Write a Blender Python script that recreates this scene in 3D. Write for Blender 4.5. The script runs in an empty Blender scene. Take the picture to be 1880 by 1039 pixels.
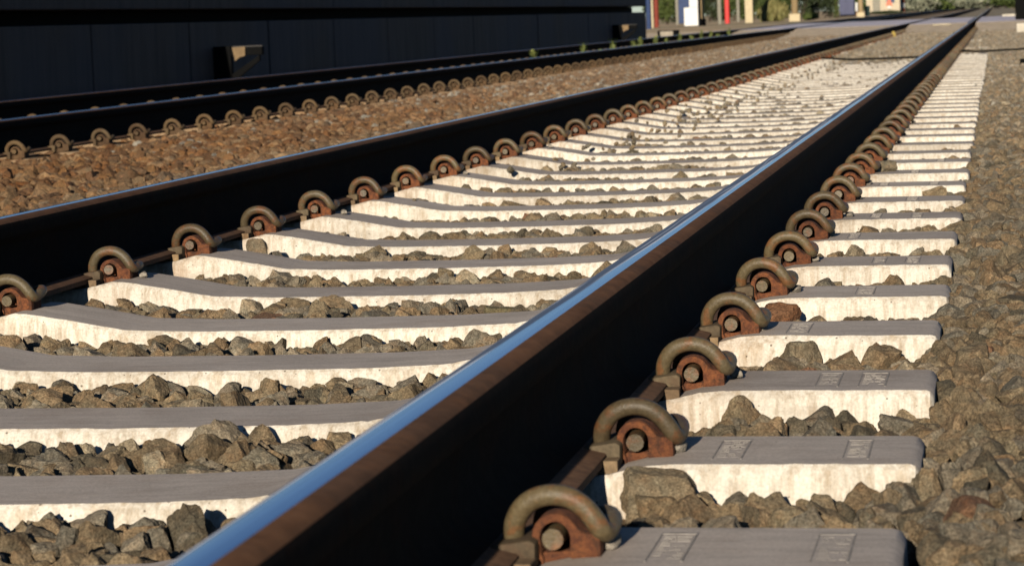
import bpy, bmesh, math, random
import numpy as np
from mathutils import Matrix, Vector, noise as mnoise

C = bpy.context.scene.collection
sc = bpy.context.scene

# ------------------------------------------------------------------ camera
cam_d = bpy.data.cameras.new("camera")
cam = bpy.data.objects.new("camera", cam_d)
C.objects.link(cam)
R3 = np.array([[0.98258, 0.01981, 0.18121], [0.17876, 0.10225, -0.97855], [-0.03854, 0.99456, 0.0967]])
Mx = Matrix.Identity(4)
CAMX, CAMZ = 1.3046, 0.5536
def orthonormal():
    yaw, pitch, roll = 0.18307, -0.09728, -0.03869
    cy, sy, cp, sp = math.cos(yaw), math.sin(yaw), math.cos(pitch), math.sin(pitch)
    w = Vector((-sy * cp, cy * cp, sp)); r = Vector((cy, sy, 0)); u = r.cross(w)
    c, s = math.cos(roll), math.sin(roll)
    return c * r + s * u, -s * r + c * u, w
r_, u_, w_ = orthonormal()
for i in range(3):
    Mx[i][0], Mx[i][1], Mx[i][2] = r_[i], u_[i], -w_[i]
Mx[0][3], Mx[1][3], Mx[2][3] = CAMX, 0.0, CAMZ
cam.matrix_world = Mx
cam_d.sensor_width = 36.0
cam_d.lens = 4883.16 / 1880 * 36.0
cam_d.clip_start, cam_d.clip_end = 0.05, 6000
cam_d.dof.use_dof = True
cam_d.dof.focus_distance = 5.0
cam_d.dof.aperture_fstop = 16.0
sc.camera = cam

# ------------------------------------------------------------------ light
SUN_EL, SUN_AZ = math.radians(15.5), math.radians(2.4)     # low sun behind the camera, a little from the left
world = bpy.data.worlds.new("World"); sc.world = world
world.use_nodes = True
wn = world.node_tree.nodes; wl = world.node_tree.links
sky = wn.new("ShaderNodeTexSky"); sky.sky_type = 'NISHITA'; sky.sun_disc = False
sky.sun_elevation = SUN_EL
sky.air_density = 0.7; sky.dust_density = 0.0; sky.ozone_density = 3.0
sky.sun_rotation = math.pi + SUN_AZ
wl.new(sky.outputs[0], wn["Background"].inputs[0])
wn["Background"].inputs[1].default_value = 0.052
sd = bpy.data.lights.new("sun", 'SUN'); so = bpy.data.objects.new("sun", sd); C.objects.link(so)
sd.energy = 5.0; sd.angle = math.radians(0.5); sd.color = (1.0, 0.895, 0.745)
dv = Vector((math.sin(SUN_AZ) * math.cos(SUN_EL), math.cos(SUN_AZ) * math.cos(SUN_EL), -math.sin(SUN_EL)))
so.rotation_euler = dv.to_track_quat('-Z', 'Y').to_euler()
sc.view_settings.view_transform = 'Standard'; sc.view_settings.look = 'None'
sc.view_settings.exposure = 0.27; sc.view_settings.gamma = 1.0
sc.cycles.use_denoising = True
sc.cycles.max_bounces = 5; sc.cycles.diffuse_bounces = 0; sc.cycles.glossy_bounces = 3

rng = np.random.default_rng(7); random.seed(7)

# ------------------------------------------------------------------ helpers
def link(name, me, parent=None):
    o = bpy.data.objects.new(name, me); C.objects.link(o)
    if parent: o.parent = parent
    return o
def tag(o, label=None, cat=None, group=None, kind=None):
    if label: o["label"] = label
    if cat: o["category"] = cat
    if group: o["group"] = group
    if kind: o["kind"] = kind
    return o
def empty(name, loc, label, cat, group=None, rz=0.0):
    o = bpy.data.objects.new(name, None); C.objects.link(o)
    o.empty_display_size = 0.05
    o.location = loc; o.rotation_euler = (0, 0, rz)
    return tag(o, label, cat, group)
class MB:
    """collects simple shapes into one mesh"""
    def __init__(s): s.v = []; s.f = []; s.m = []
    def add(s, verts, faces, mi=0):
        b = len(s.v); s.v += [tuple(p) for p in verts]
        for f in faces: s.f.append([b + i for i in f]); s.m.append(mi)
    def box(s, x0, x1, y0, y1, z0, z1, b=0.0, mi=0):
        if b <= 0:
            P = [(x, y, z) for z in (z0, z1) for y in (y0, y1) for x in (x0, x1)]
            s.add(P, [(0, 2, 3, 1), (4, 5, 7, 6), (0, 1, 5, 4), (2, 6, 7, 3), (0, 4, 6, 2), (1, 3, 7, 5)], mi); return
        bm = bmesh.new(); bmesh.ops.create_cube(bm, size=1)
        for v in bm.verts:
            v.co = Vector(((x0 + x1) / 2 + v.co.x * (x1 - x0), (y0 + y1) / 2 + v.co.y * (y1 - y0), (z0 + z1) / 2 + v.co.z * (z1 - z0)))
        bmesh.ops.bevel(bm, geom=bm.edges[:], offset=b, segments=2, affect='EDGES', profile=0.5)
        bm.verts.index_update()
        s.add([v.co for v in bm.verts], [[v.index for v in f.verts] for f in bm.faces], mi); bm.free()
    def tube(s, path, rad, n=12, mi=0, caps=True, sub=1):
        pts = [Vector(p) for p in path]
        if sub > 1:
            q = []
            for i in range(len(pts) - 1):
                p0 = pts[max(0, i - 1)]; p1 = pts[i]; p2 = pts[i + 1]; p3 = pts[min(len(pts) - 1, i + 2)]
                for k in range(sub):
                    t = k / sub
                    q.append(0.5 * ((2 * p1) + (p2 - p0) * t + (2 * p0 - 5 * p1 + 4 * p2 - p3) * t * t + (3 * p1 - p0 - 3 * p2 + p3) * t ** 3))
            q.append(pts[-1]); pts = q
        rr = rad if hasattr(rad, '__len__') else [rad] * len(pts)
        b = len(s.v); T = (pts[1] - pts[0]).normalized()
        N = T.orthogonal().normalized()
        for i, p in enumerate(pts):
            T2 = (pts[min(i + 1, len(pts) - 1)] - pts[max(i - 1, 0)]).normalized()
            N = (N - T2 * N.dot(T2)).normalized(); B = T2.cross(N)
            for k in range(n):
                a = 2 * math.pi * k / n
                s.v.append(tuple(p + (N * math.cos(a) + B * math.sin(a)) * rr[i]))
        for i in range(len(pts) - 1):
            for k in range(n):
                k2 = (k + 1) % n
                s.f.append([b + i * n + k, b + i * n + k2, b + (i + 1) * n + k2, b + (i + 1) * n + k]); s.m.append(mi)
        if caps:
            s.f.append([b + k for k in range(n)][::-1]); s.m.append(mi)
            e = b + (len(pts) - 1) * n
            s.f.append([e + k for k in range(n)]); s.m.append(mi)
    def prism_y(s, outline, y0, y1, mi=0):
        """outline in (x, z), extruded along y; front face may be concave"""
        n = len(outline)
        b = [(x, y0, z) for x, z in outline] + [(x, y1, z) for x, z in outline]
        f = [list(range(n))[::-1], list(range(n, 2 * n))]
        f += [[i, (i + 1) % n, n + (i + 1) % n, n + i] for i in range(n)]
        s.add(b, f, mi)
    def mesh(s, name, mats, smooth=None):
        me = bpy.data.meshes.new(name); me.from_pydata(s.v, [], s.f)
        for m in (mats if isinstance(mats, (list, tuple)) else [mats]): me.materials.append(m)
        me.polygons.foreach_set("material_index", s.m)
        bm = bmesh.new(); bm.from_mesh(me); bmesh.ops.recalc_face_normals(bm, faces=bm.faces); bm.to_mesh(me); bm.free()
        if smooth is not None:
            me.shade_smooth()
            try: me.set_sharp_from_angle(angle=math.radians(smooth))
            except Exception: pass
        me.update(); return me
    def build(s, name, mats, parent=None, smooth=None): return link(name, s.mesh(name, mats, smooth), parent)

# ------------------------------------------------------------------ materials
class NT:
    def __init__(s, name):
        s.m = bpy.data.materials.new(name); s.m.use_nodes = True
        s.n = s.m.node_tree.nodes; s.l = s.m.node_tree.links
        s.b = s.n["Principled BSDF"]
        s.b.inputs["Specular IOR Level"].default_value = 0.3
        s.tc = s.n.new("ShaderNodeTexCoord"); s.oi = s.n.new("ShaderNodeObjectInfo")
    def co(s, scale=(1, 1, 1), kind="Object", rand=0.0):
        mp = s.n.new("ShaderNodeMapping"); mp.inputs["Scale"].default_value = scale
        s.l.new(s.tc.outputs[kind], mp.inputs[0])
        if rand:
            mu = s.n.new("ShaderNodeMath"); mu.operation = 'MULTIPLY'; mu.inputs[1].default_value = rand
            s.l.new(s.oi.outputs["Random"], mu.inputs[0]); s.l.new(mu.outputs[0], mp.inputs["Location"])
        return mp.outputs[0]
    def noise(s, co, scale, detail=5, rough=0.6, dist=0.0):
        t = s.n.new("ShaderNodeTexNoise"); t.inputs["Scale"].default_value = scale; t.inputs["Detail"].default_value = detail
        t.inputs["Roughness"].default_value = rough; t.inputs["Distortion"].default_value = dist
        s.l.new(co, t.inputs["Vector"]); return t.outputs["Fac"]
    def voro(s, co, scale, out="Distance", feature='F1', rnd=1.0):
        t = s.n.new("ShaderNodeTexVoronoi"); t.feature = feature; t.inputs["Scale"].default_value = scale; t.inputs["Randomness"].default_value = rnd
        s.l.new(co, t.inputs["Vector"]); return t.outputs[out]
    def ramp(s, fac, stops):
        t = s.n.new("ShaderNodeValToRGB"); e = t.color_ramp.elements
        while len(e) < len(stops): e.new(0.5)
        for i, (p, c) in enumerate(stops):
            e[i].position = p; e[i].color = (c, c, c, 1) if not hasattr(c, '__len__') else (*c, 1)
        s.l.new(fac, t.inputs[0]); return t.outputs[0]
    def mix(s, fac, a, b, mode='MIX'):
        t = s.n.new("ShaderNodeMix"); t.data_type = 'RGBA'; t.blend_type = mode
        for k, v in ((0, fac), (6, a), (7, b)):
            sock = t.inputs[k]
            if hasattr(v, 'is_linked'): s.l.new(v, sock)
            elif k == 0: sock.default_value = v
            else: sock.default_value = (*v, 1) if hasattr(v, '__len__') else (v, v, v, 1)
        return t.outputs[2]
    def math(s, op, a, b=0.0, c=None):
        t = s.n.new("ShaderNodeMath"); t.operation = op
        for k, v in enumerate((a, b) if c is None else (a, b, c)):
            if hasattr(v, 'is_linked'): s.l.new(v, t.inputs[k])
            else: t.inputs[k].default_value = v
        return t.outputs[0]
    def col(s, v):
        if hasattr(v, 'is_linked'): s.l.new(v, s.b.inputs["Base Color"])
        else: s.b.inputs["Base Color"].default_value = (*v, 1)
        return s
    def set(s, **k):
        for a, v in k.items():
            i = s.b.inputs[a.replace("_", " ")]
            if hasattr(v, 'is_linked'): s.l.new(v, i)
            else: i.default_value = v
        return s
    def bump(s, h, strength=0.3, dist=0.01):
        t = s.n.new("ShaderNodeBump"); t.inputs["Strength"].default_value = strength; t.inputs["Distance"].default_value = dist
        s.l.new(h, t.inputs["Height"]); s.l.new(t.outputs[0], s.b.inputs["Normal"]); return s

def mat_plain(name, c, rough=0.7, var=0.25, scale=6.0, metal=0.0, bump=0.0):
    t = NT(name); co = t.co(rand=7.0)
    n = t.noise(co, scale, 6, 0.65)
    lo = tuple(x * (1 - var) for x in c); hi = tuple(x * (1 + var) for x in c)
    t.col(t.ramp(n, [(0.3, lo), (0.7, hi)])).set(Roughness=rough, Metallic=metal)
    if bump: t.bump(n, bump, 0.01)
    return t.m

# stone: colour per stone from an attribute, grain from noise
t = NT("ballast stone")
at = t.n.new("ShaderNodeAttribute"); at.attribute_name = "tint"
co = t.co()
n1 = t.noise(co, 75, 6, 0.75); n2 = t.noise(co, 330, 5, 0.75); n3 = t.noise(co, 26, 4, 0.65, 0.5)
n4 = t.noise(t.co((1, 1, 1.7)), 34, 4, 0.7, 0.4)
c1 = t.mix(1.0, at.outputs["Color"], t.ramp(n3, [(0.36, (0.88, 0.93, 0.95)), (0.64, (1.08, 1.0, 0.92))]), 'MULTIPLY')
c1 = t.mix(t.ramp(n4, [(0.54, 0.0), (0.66, 0.3)]), c1, t.mix(1.0, c1, (1.25, 0.9, 0.66), 'MULTIPLY'))
c1 = t.mix(1.0, c1, t.ramp(n1, [(0.3, 0.55), (0.7, 1.4)]), 'MULTIPLY')
c1 = t.mix(1.0, c1, t.ramp(n2, [(0.34, 0.4), (0.64, 1.6)]), 'MULTIPLY')
vsp = t.voro(co, 210)
c1 = t.mix(t.ramp(vsp, [(0.1, 0.55), (0.2, 0.0)]), c1, t.mix(1.0, c1, (2.0, 1.95, 1.8), 'MULTIPLY'))
t.col(c1).set(Roughness=0.9, Specular_IOR_Level=0.2); t.bump(t.math('ADD', t.math('MULTIPLY', n2, 0.4), n1), 0.9, 0.007)
M_STONE = t.m
# bed below the stones
t = NT("ballast bed"); co = t.co()
v = t.voro(co, 22, "Color"); vd = t.voro(co, 22)
sep = t.n.new("ShaderNodeSeparateColor"); t.l.new(v, sep.inputs[0])
c = t.ramp(sep.outputs[0], [(0.0, (0.16, 0.13, 0.085)), (0.5, (0.28, 0.235, 0.16)), (1.0, (0.4, 0.34, 0.25))])
sx = t.n.new("ShaderNodeSeparateXYZ"); t.l.new(t.tc.outputs["Object"], sx.inputs[0])
rust = t.math('SUBTRACT', 1.0, t.ramp(t.math('MULTIPLY_ADD', sx.outputs[0], 0.2, 1.0), [(0.62, 0.0), (0.8, 1.0)]))
c = t.mix(t.math('MULTIPLY', rust, 0.6), c, (0.19, 0.115, 0.055))
c = t.mix(1.0, c, t.ramp(t.noise(co, 1.2, 5), [(0.3, 0.75), (0.7, 1.2)]), 'MULTIPLY')
t.col(c).set(Roughness=0.95); t.bump(vd, 1.0, 0.05)
M_BED = t.m

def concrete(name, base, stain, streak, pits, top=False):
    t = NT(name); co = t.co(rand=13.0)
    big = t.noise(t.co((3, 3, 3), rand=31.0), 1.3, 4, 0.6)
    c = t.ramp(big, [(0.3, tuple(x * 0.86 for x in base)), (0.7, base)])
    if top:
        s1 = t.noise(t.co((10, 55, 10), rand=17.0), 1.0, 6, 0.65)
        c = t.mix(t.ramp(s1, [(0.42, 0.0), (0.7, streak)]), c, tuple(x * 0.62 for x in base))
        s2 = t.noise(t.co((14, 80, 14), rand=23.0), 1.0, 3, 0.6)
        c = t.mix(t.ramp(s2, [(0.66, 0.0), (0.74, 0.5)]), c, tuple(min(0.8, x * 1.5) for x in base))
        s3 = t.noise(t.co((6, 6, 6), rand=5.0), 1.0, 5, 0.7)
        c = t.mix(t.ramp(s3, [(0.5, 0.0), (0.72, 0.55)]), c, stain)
    else:
        s1 = t.noise(t.co((75, 75, 5), rand=17.0), 1.0, 5, 0.7)
        c = t.mix(t.ramp(s1, [(0.45, 0.0), (0.7, streak)]), c, stain)
        s2 = t.noise(t.co((8, 8, 30), rand=3.0), 1.0, 6, 0.7)
        s4 = t.noise(t.co((38, 38, 2.5), rand=71.0), 1.0, 3, 0.6)
        c = t.mix(t.ramp(s4, [(0.56, 0.0), (0.68, 0.4)]), c, (0.42, 0.32, 0.2))
        c = t.mix(t.ramp(s2, [(0.52, 0.0), (0.75, 0.35)]), c, tuple(x * 0.7 for x in stain))
    sx = t.n.new("ShaderNodeSeparateXYZ"); t.l.new(t.tc.outputs["Object"], sx.inputs[0])
    nearclip = t.ramp(t.math('ABSOLUTE', t.math('SUBTRACT', t.math('ABSOLUTE', sx.outputs[0]), 0.755)), [(0.05, 1.0), (0.2, 0.0)])
    rn = t.noise(t.co((9, 9, 9), rand=41.0), 1.0, 5, 0.7)
    c = t.mix(t.math('MULTIPLY', nearclip, t.ramp(rn, [(0.36, 0.0), (0.64, 0.75)])), c, (0.33, 0.18, 0.085))
    dirt = t.noise(t.co((2.2, 5, 5), rand=57.0), 1.0, 7, 0.75)
    c = t.mix(t.ramp(dirt, [(0.5, 0.0), (0.68, 0.5)]), c, tuple(x * 0.62 for x in stain) if not top else (0.25, 0.215, 0.185))
    c = t.mix(1.0, c, t.ramp(t.oi.outputs["Random"], [(0.0, (0.9, 0.885, 0.87)), (1.0, (1.05, 1.04, 1.02))]), 'MULTIPLY')
    g = t.noise(co, 260, 3, 0.6)
    c = t.mix(1.0, c, t.ramp(g, [(0.3, 0.82), (0.7, 1.12)]), 'MULTIPLY')
    pv = t.voro(co, 95); pc = t.voro(co, 95, "Color")
    sp = t.n.new("ShaderNodeSeparateColor"); t.l.new(pc, sp.inputs[0])
    pit = t.math('MULTIPLY', t.math('LESS_THAN', pv, t.math('MULTIPLY', sp.outputs[1], 0.2)), t.math('GREATER_THAN', sp.outputs[0], 1.0 - pits))
    c = t.mix(t.math('MULTIPLY', pit, 0.8), c, (0.1, 0.075, 0.05))
    t.col(c).set(Roughness=0.9)
    t.bump(t.math('SUBTRACT', t.math('ADD', t.math('MULTIPLY', big, 1.0), t.math('MULTIPLY', g, 0.5)), t.math('MULTIPLY', pit, 1.5)), 0.35, 0.004)
    return t.m
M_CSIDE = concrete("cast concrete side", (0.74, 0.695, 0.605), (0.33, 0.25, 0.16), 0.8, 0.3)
M_CTOP = concrete("streaked concrete top", (0.54, 0.475, 0.42), (0.38, 0.305, 0.25), 0.65, 0.05, top=True)  # darker base than the sides, with streaks and stains
M_STAMP = mat_plain("worn stamp lettering", (0.27, 0.245, 0.22), 0.9, 0.3, 90)
M_BROKEN = mat_plain("broken concrete", (0.27, 0.235, 0.19), 0.95, 0.55, 90, bump=0.8)

def rusty(name, a, b, c3, rough=0.75, s=40, bump=0.5, spec=0.35):
    t = NT(name); co = t.co(rand=9.0)
    n1 = t.noise(co, s, 6, 0.7); n2 = t.noise(co, s * 5, 4, 0.7); n3 = t.noise(co, s * 0.8, 4, 0.6, 0.6)
    c = t.ramp(n1, [(0.36, a), (0.64, b)])
    c = t.mix(t.ramp(n3, [(0.5, 0.0), (0.62, 0.75)]), c, c3)
    c = t.mix(1.0, c, t.ramp(n2, [(0.3, 0.7), (0.7, 1.3)]), 'MULTIPLY')
    c = t.mix(1.0, c, t.ramp(t.oi.outputs["Random"], [(0.0, (0.72, 0.66, 0.62)), (0.5, (1.0, 1.0, 1.0)), (1.0, (1.2, 1.12, 0.98))]), 'MULTIPLY')
    t.col(c).set(Roughness=rough, Specular_IOR_Level=spec)
    t.bump(t.math('ADD', n2, n1), bump, 0.002); return t.m
M_SPRING = rusty("weathered spring steel", (0.088, 0.066, 0.036), (0.108, 0.088, 0.052), (0.155, 0.068, 0.028), 0.45, 40, 0.5)
M_SHOULDER = rusty("orange rusted cast iron", (0.085, 0.03, 0.016), (0.2, 0.072, 0.027), (0.055, 0.026, 0.015), 0.92, 95, 1.0)
M_INSUL = rusty("dusty brown insulator", (0.085, 0.062, 0.036), (0.11, 0.085, 0.05), (0.085, 0.05, 0.028), 0.8, 25, 0.3)
M_PAD = rusty("dusty rail pad", (0.17, 0.12, 0.07), (0.23, 0.16, 0.09), (0.12, 0.07, 0.035), 0.85, 25, 0.3)
M_SPRING2 = rusty("brown dusty spring steel", (0.085, 0.056, 0.028), (0.105, 0.072, 0.038), (0.075, 0.044, 0.021), 0.85, 34, 0.3)
M_SHOULDER2 = rusty("brown dusty cast iron", (0.075, 0.044, 0.022), (0.1, 0.06, 0.03), (0.06, 0.034, 0.018), 0.9, 55, 0.5)
M_RAILSHADE = rusty("shade-dark rail steel", (0.010, 0.008, 0.007), (0.014, 0.011, 0.009), (0.016, 0.009, 0.006), 0.9, 14, 0.15)  # rail steel coloured near-black to hold its shade
M_RAILSHADE.node_tree.nodes["Principled BSDF"].inputs["Specular IOR Level"].default_value = 0.05
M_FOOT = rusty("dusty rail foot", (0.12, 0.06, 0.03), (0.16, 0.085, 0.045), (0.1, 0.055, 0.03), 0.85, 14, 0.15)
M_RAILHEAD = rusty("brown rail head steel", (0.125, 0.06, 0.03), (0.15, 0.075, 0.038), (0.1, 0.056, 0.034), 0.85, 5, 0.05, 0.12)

def polished(name, c, r0, r1, dull, edge, lines=True):
    """steel shined by wheels: the shine starts at a sideways edge that drifts along the rail, with thin wear lines beside it painted near-white as sky glint"""
    t = NT(name)
    sx = t.n.new("ShaderNodeSeparateXYZ"); t.l.new(t.tc.outputs["Object"], sx.inputs[0]); X = sx.outputs[0]
    w1 = t.noise(t.co((0.0, 0.55, 0)), 1.0, 3, 0.55); w2 = t.noise(t.co((0.0, 0.8, 4.0)), 1.0, 2, 0.5)
    fine = t.noise(t.co((260, 0.7, 1)), 1.0, 4, 0.6)
    ea, eb, ya, yb = edge
    mr = t.n.new("ShaderNodeMapRange"); mr.interpolation_type = 'SMOOTHSTEP'
    t.l.new(sx.outputs[1], mr.inputs[0])
    for k, v in ((1, ya), (2, yb), (3, ea), (4, eb)): mr.inputs[k].default_value = v
    e = t.math('ADD', mr.outputs[0], t.math('MULTIPLY_ADD', w1, 0.014, -0.007))
    def band(edge, soft, sign=1):
        d = t.math('MULTIPLY', t.math('SUBTRACT', X, edge), sign / soft)
        n = t.n.new("ShaderNodeClamp"); t.l.new(t.math('ADD', d, 0.5), n.inputs[0]); return n.outputs[0]
    shine = band(e, 0.003)
    def line(off, half, gate):
        ln = t.math('ADD', e, off)
        return t.math('MULTIPLY', t.math('MULTIPLY', band(t.math('SUBTRACT', ln, half), 0.0008), band(t.math('ADD', ln, half), 0.0008, -1)), gate)
    l1 = line(-0.0005, 0.0019, t.ramp(w2, [(0.36, 0.0), (0.44, 1.0)])) 
    l2 = line(t.math('MULTIPLY_ADD', w2, 0.05, -0.034), 0.0013, t.ramp(w1, [(0.44, 0.0), (0.52, 0.8)]))
    ll = t.math('MAXIMUM', l1, l2) if lines else 0.0
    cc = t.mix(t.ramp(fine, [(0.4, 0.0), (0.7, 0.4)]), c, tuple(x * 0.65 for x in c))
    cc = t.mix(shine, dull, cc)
    cc = t.mix(ll, cc, (1.0, 0.96, 0.93))  # near-white colour paints the sky glint along the wear lines
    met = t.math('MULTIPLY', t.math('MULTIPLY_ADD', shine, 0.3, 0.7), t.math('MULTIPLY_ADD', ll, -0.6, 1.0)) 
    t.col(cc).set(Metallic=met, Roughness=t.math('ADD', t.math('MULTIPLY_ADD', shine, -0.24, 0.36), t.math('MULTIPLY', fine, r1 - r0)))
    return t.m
M_BAND = polished("polished running steel", (0.36, 0.44, 0.60), 0.0, 0.1, (0.17, 0.155, 0.17), (-0.022, -0.0005, 1.4, 4.8))  # blue in the steel colour imitates reflected sky
M_BANDL = polished("polished running steel of the inner rail", (0.36, 0.42, 0.58), 0.0, 0.1, (0.17, 0.155, 0.17), (-0.022, -0.010, 4.0, 14.0))  # same painted sky-blue tint as the near rail's band
M_BAND2 = polished("dull running steel", (0.10, 0.08, 0.09), 0.1, 0.3, (0.07, 0.045, 0.04), (-0.02, -0.01, 4.0, 30.0), False)
M_WALL = None
t = NT("dark stained wall"); co = t.co()
n1 = t.noise(t.co((1.5, 6, 0.7)), 1.0, 6, 0.7); n2 = t.noise(co, 0.35, 2)
c = t.ramp(n1, [(0.3, (0.06, 0.045, 0.038)), (0.7, (0.115, 0.085, 0.07))])
c = t.mix(t.ramp(n2, [(0.45, 0), (0.6, 0.4)]), c, (0.06, 0.06, 0.08))
t.col(c).set(Roughness=0.85); t.bump(n1, 0.2, 0.02); M_WALL = t.m
M_BLACK = mat_plain("matt black", (0.004, 0.004, 0.004), 0.9, 0.2)  # even near-black, shared by cable, brackets, backing and mast
M_BLACK.node_tree.nodes["Principled BSDF"].inputs["Specular IOR Level"].default_value = 0.1
M_ASPH = mat_plain("worn asphalt", (0.62, 0.54, 0.55), 0.5, 0.25, 3)
M_GROUND = None
t = NT("dry ground"); co = t.co()
n1 = t.noise(co, 0.5, 8, 0.65); n2 = t.noise(co, 0.06, 4)
c = t.ramp(n1, [(0.3, (0.42, 0.3, 0.17)), (0.7, (0.62, 0.45, 0.27))])
c = t.mix(t.ramp(n2, [(0.48, 0), (0.6, 0.7)]), c, (0.22, 0.2, 0.1))
t.col(c).set(Roughness=0.95); t.bump(n1, 1.0, 0.12); M_GROUND = t.m

# ------------------------------------------------------------------ setting: ground and ballast bed
Y0, SP = 5.634, 0.6095                      # bolt of sleeper 0 and sleeper spacing
RH, FB = 0.172, 0.0185                       # rail height, foot bottom
RAILX = {'near': 0.7525, 'left': -0.7525, 't2r': -3.36, 't2l': -4.865}

mb = MB()
prof = [(-3000, 0.1), (-200, 0.1), (-30, 0.12), (-9, 0.12), (-7.0, 0.1), (-6.2, -0.16), (2.1, -0.16), (2.9, -0.02), (6, 0.03), (40, 0.1), (3000, 0.1)]
ys = [-60, 3000]
for i in range(len(prof) - 1):
    (xa, za), (xb, zb) = prof[i], prof[i + 1]
    mb.add([(xa, ys[0], za), (xb, ys[0], zb), (xb, ys[1], zb), (xa, ys[1], za)], [(0, 1, 2, 3)])
g = mb.build("ground", M_GROUND); tag(g, kind="structure")

def smooth(a, b, x):
    t = np.clip((x - a) / (b - a), 0, 1); return t * t * (3 - 2 * t)
XS = np.array([-6.3, -5.9, -5.5, -5.3, -4.95, -4.7, -4.2, -3.6, -3.3, -2.95, -2.8, -1.9, -1.3, -1.15, -0.92, -0.85, -0.65, -0.58, -0.45, 0.45, 0.58, 0.65, 0.85, 0.92, 1.15, 1.21, 1.26, 1.7, 2.2, 2.9])
ZS = np.array([-0.03, -0.03, -0.02, -0.015, -0.03, -0.03, -0.02, -0.03, -0.030, 0.012, 0.016, 0.004, 0.0, -0.02, -0.03, -0.045, -0.045, -0.03, -0.046, -0.046, -0.026, -0.045, -0.045, -0.02, -0.016, 0.0, 0.012, 0.02, 0.03, 0.02])
def ztar(x, y):
    z = np.interp(x, XS, ZS)
    far = smooth(26, 33, y)
    near_track = (x > -1.3) & (x < 1.25)
    z = np.where(near_track & (np.abs(x) < 0.5), z + 0.004 * smooth(9, 22, y), z)
    z = np.where(near_track, z + far * np.clip(0.012 - z, 0, 0.1) , z)
    z += np.where(x > 1.22, 0.002, 0.006) * np.sin(x * 7.1 + y * 3.3) * np.sin(y * 5.7 - x * 2.0)
    return z
gx = np.concatenate([np.linspace(-6.2, -1.3, 40), np.linspace(-1.25, 1.25, 60), np.linspace(1.3, 2.9, 14)])
gy = np.concatenate([np.linspace(-1, 12, 120), np.linspace(12.2, 60, 160), np.linspace(61, 130, 30), np.linspace(140, 420, 12)])
GX, GY = np.meshgrid(gx, gy, indexing='ij')
GZ = ztar(GX, GY) - 0.045 + 0.03 * smooth(58, 66, GY)
vv = np.stack([GX.ravel(), GY.ravel(), GZ.ravel()], 1); ny = len(gy)
ff = []
for i in range(len(gx) - 1):
    for j in range(ny - 1):
        a = i * ny + j; ff.append((a, a + ny, a + ny + 1, a + 1))
me = bpy.data.meshes.new("ballast_bed"); me.from_pydata(vv.tolist(), [], ff); me.materials.append(M_BED); me.shade_smooth()
tag(link("ballast_bed", me), kind="structure")

# ------------------------------------------------------------------ ballast stones (one mass)
def geodesic(fr):
    ph = (1 + 5 ** 0.5) / 2
    V = np.array([(-1, ph, 0), (1, ph, 0), (-1, -ph, 0), (1, -ph, 0), (0, -1, ph), (0, 1, ph), (0, -1, -ph), (0, 1, -ph), (ph, 0, -1), (ph, 0, 1), (-ph, 0, -1), (-ph, 0, 1)])
    F = [(0, 11, 5), (0, 5, 1), (0, 1, 7), (0, 7, 10), (0, 10, 11), (1, 5, 9), (5, 11, 4), (11, 10, 2), (10, 7, 6), (7, 1, 8), (3, 9, 4), (3, 4, 2), (3, 2, 6), (3, 6, 8), (3, 8, 9), (4, 9, 5), (2, 4, 11), (6, 2, 10), (8, 6, 7), (9, 8, 1)]
    key = {}; P = []; T = []
    def idx(p):
        p = p / np.linalg.norm(p); k = tuple(np.round(p, 5))
        if k not in key: key[k] = len(P); P.append(p)
        return key[k]
    for a, b, c in F:
        g = {}
        for i in range(fr + 1):
            for j in range(fr + 1 - i):
                g[i, j] = idx(V[a] * (fr - i - j) + V[b] * i + V[c] * j)
        for i in range(fr):
            for j in range(fr - i):
                T.append((g[i, j], g[i + 1, j], g[i, j + 1]))
                if i + j < fr - 1: T.append((g[i + 1, j], g[i + 1, j + 1], g[i, j + 1]))
    return np.array(P), np.array(T)
def stone_shapes(fr, count, seed, sharp=80.0):
    rg = np.random.default_rng(seed); D, T = geodesic(fr); out = []
    for _ in range(count):
        k = rg.integers(7, 11)
        N = rg.normal(size=(k, 3)); N /= np.linalg.norm(N, axis=1)[:, None]
        N = np.concatenate([N, [[0, 0, 1], [0, 0, -1], [1, 0, 0], [-1, 0, 0], [0, 1, 0], [0, -1, 0]]])
        h = np.concatenate([rg.uniform(0.58, 0.98, k), rg.uniform(0.8, 1.1, 6)])
        q = np.maximum(D @ N.T, 1e-3) / h                      # 1/r per plane
        inv = (np.sum(q ** sharp, 1)) ** (1 / sharp)
        P = D / inv[:, None]
        if fr >= 3:
            w = rg.normal(size=(3, 3)) * 5; p0 = rg.uniform(0, 6, 3)
            P *= (1 + 0.02 * np.sin(P @ w.T + p0).sum(1))[:, None]
            w = rg.normal(size=(4, 3)) * 11; p0 = rg.uniform(0, 6, 4)
            P *= (1 + 0.012 * np.sin(P @ w.T + p0).sum(1))[:, None]
        out.append(P)
    return out, T
def rotmats(rg, n):
    q = rg.normal(size=(n, 4)); q /= np.linalg.norm(q, axis=1)[:, None]
    w, x, y, z = q.T
    return np.stack([np.stack([1 - 2 * (y * y + z * z), 2 * (x * y - z * w), 2 * (x * z + y * w)], 1),
                     np.stack([2 * (x * y + z * w), 1 - 2 * (x * x + z * z), 2 * (y * z - x * w)], 1),
                     np.stack([2 * (x * z - y * w), 2 * (y * z + x * w), 1 - 2 * (x * x + y * y)], 1)], 1)
PAL = 1.3 * np.array([(0.165, 0.128, 0.08), (0.15, 0.113, 0.07), (0.18, 0.15, 0.108), (0.1, 0.084, 0.058), (0.16, 0.092, 0.055), (0.22, 0.182, 0.125), (0.135, 0.117, 0.088), (0.172, 0.124, 0.074)])
PW = np.array([5, 4, 3.5, 2.0, 0.12, 0.6, 4, 3]); PW = PW / PW.sum()
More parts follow.
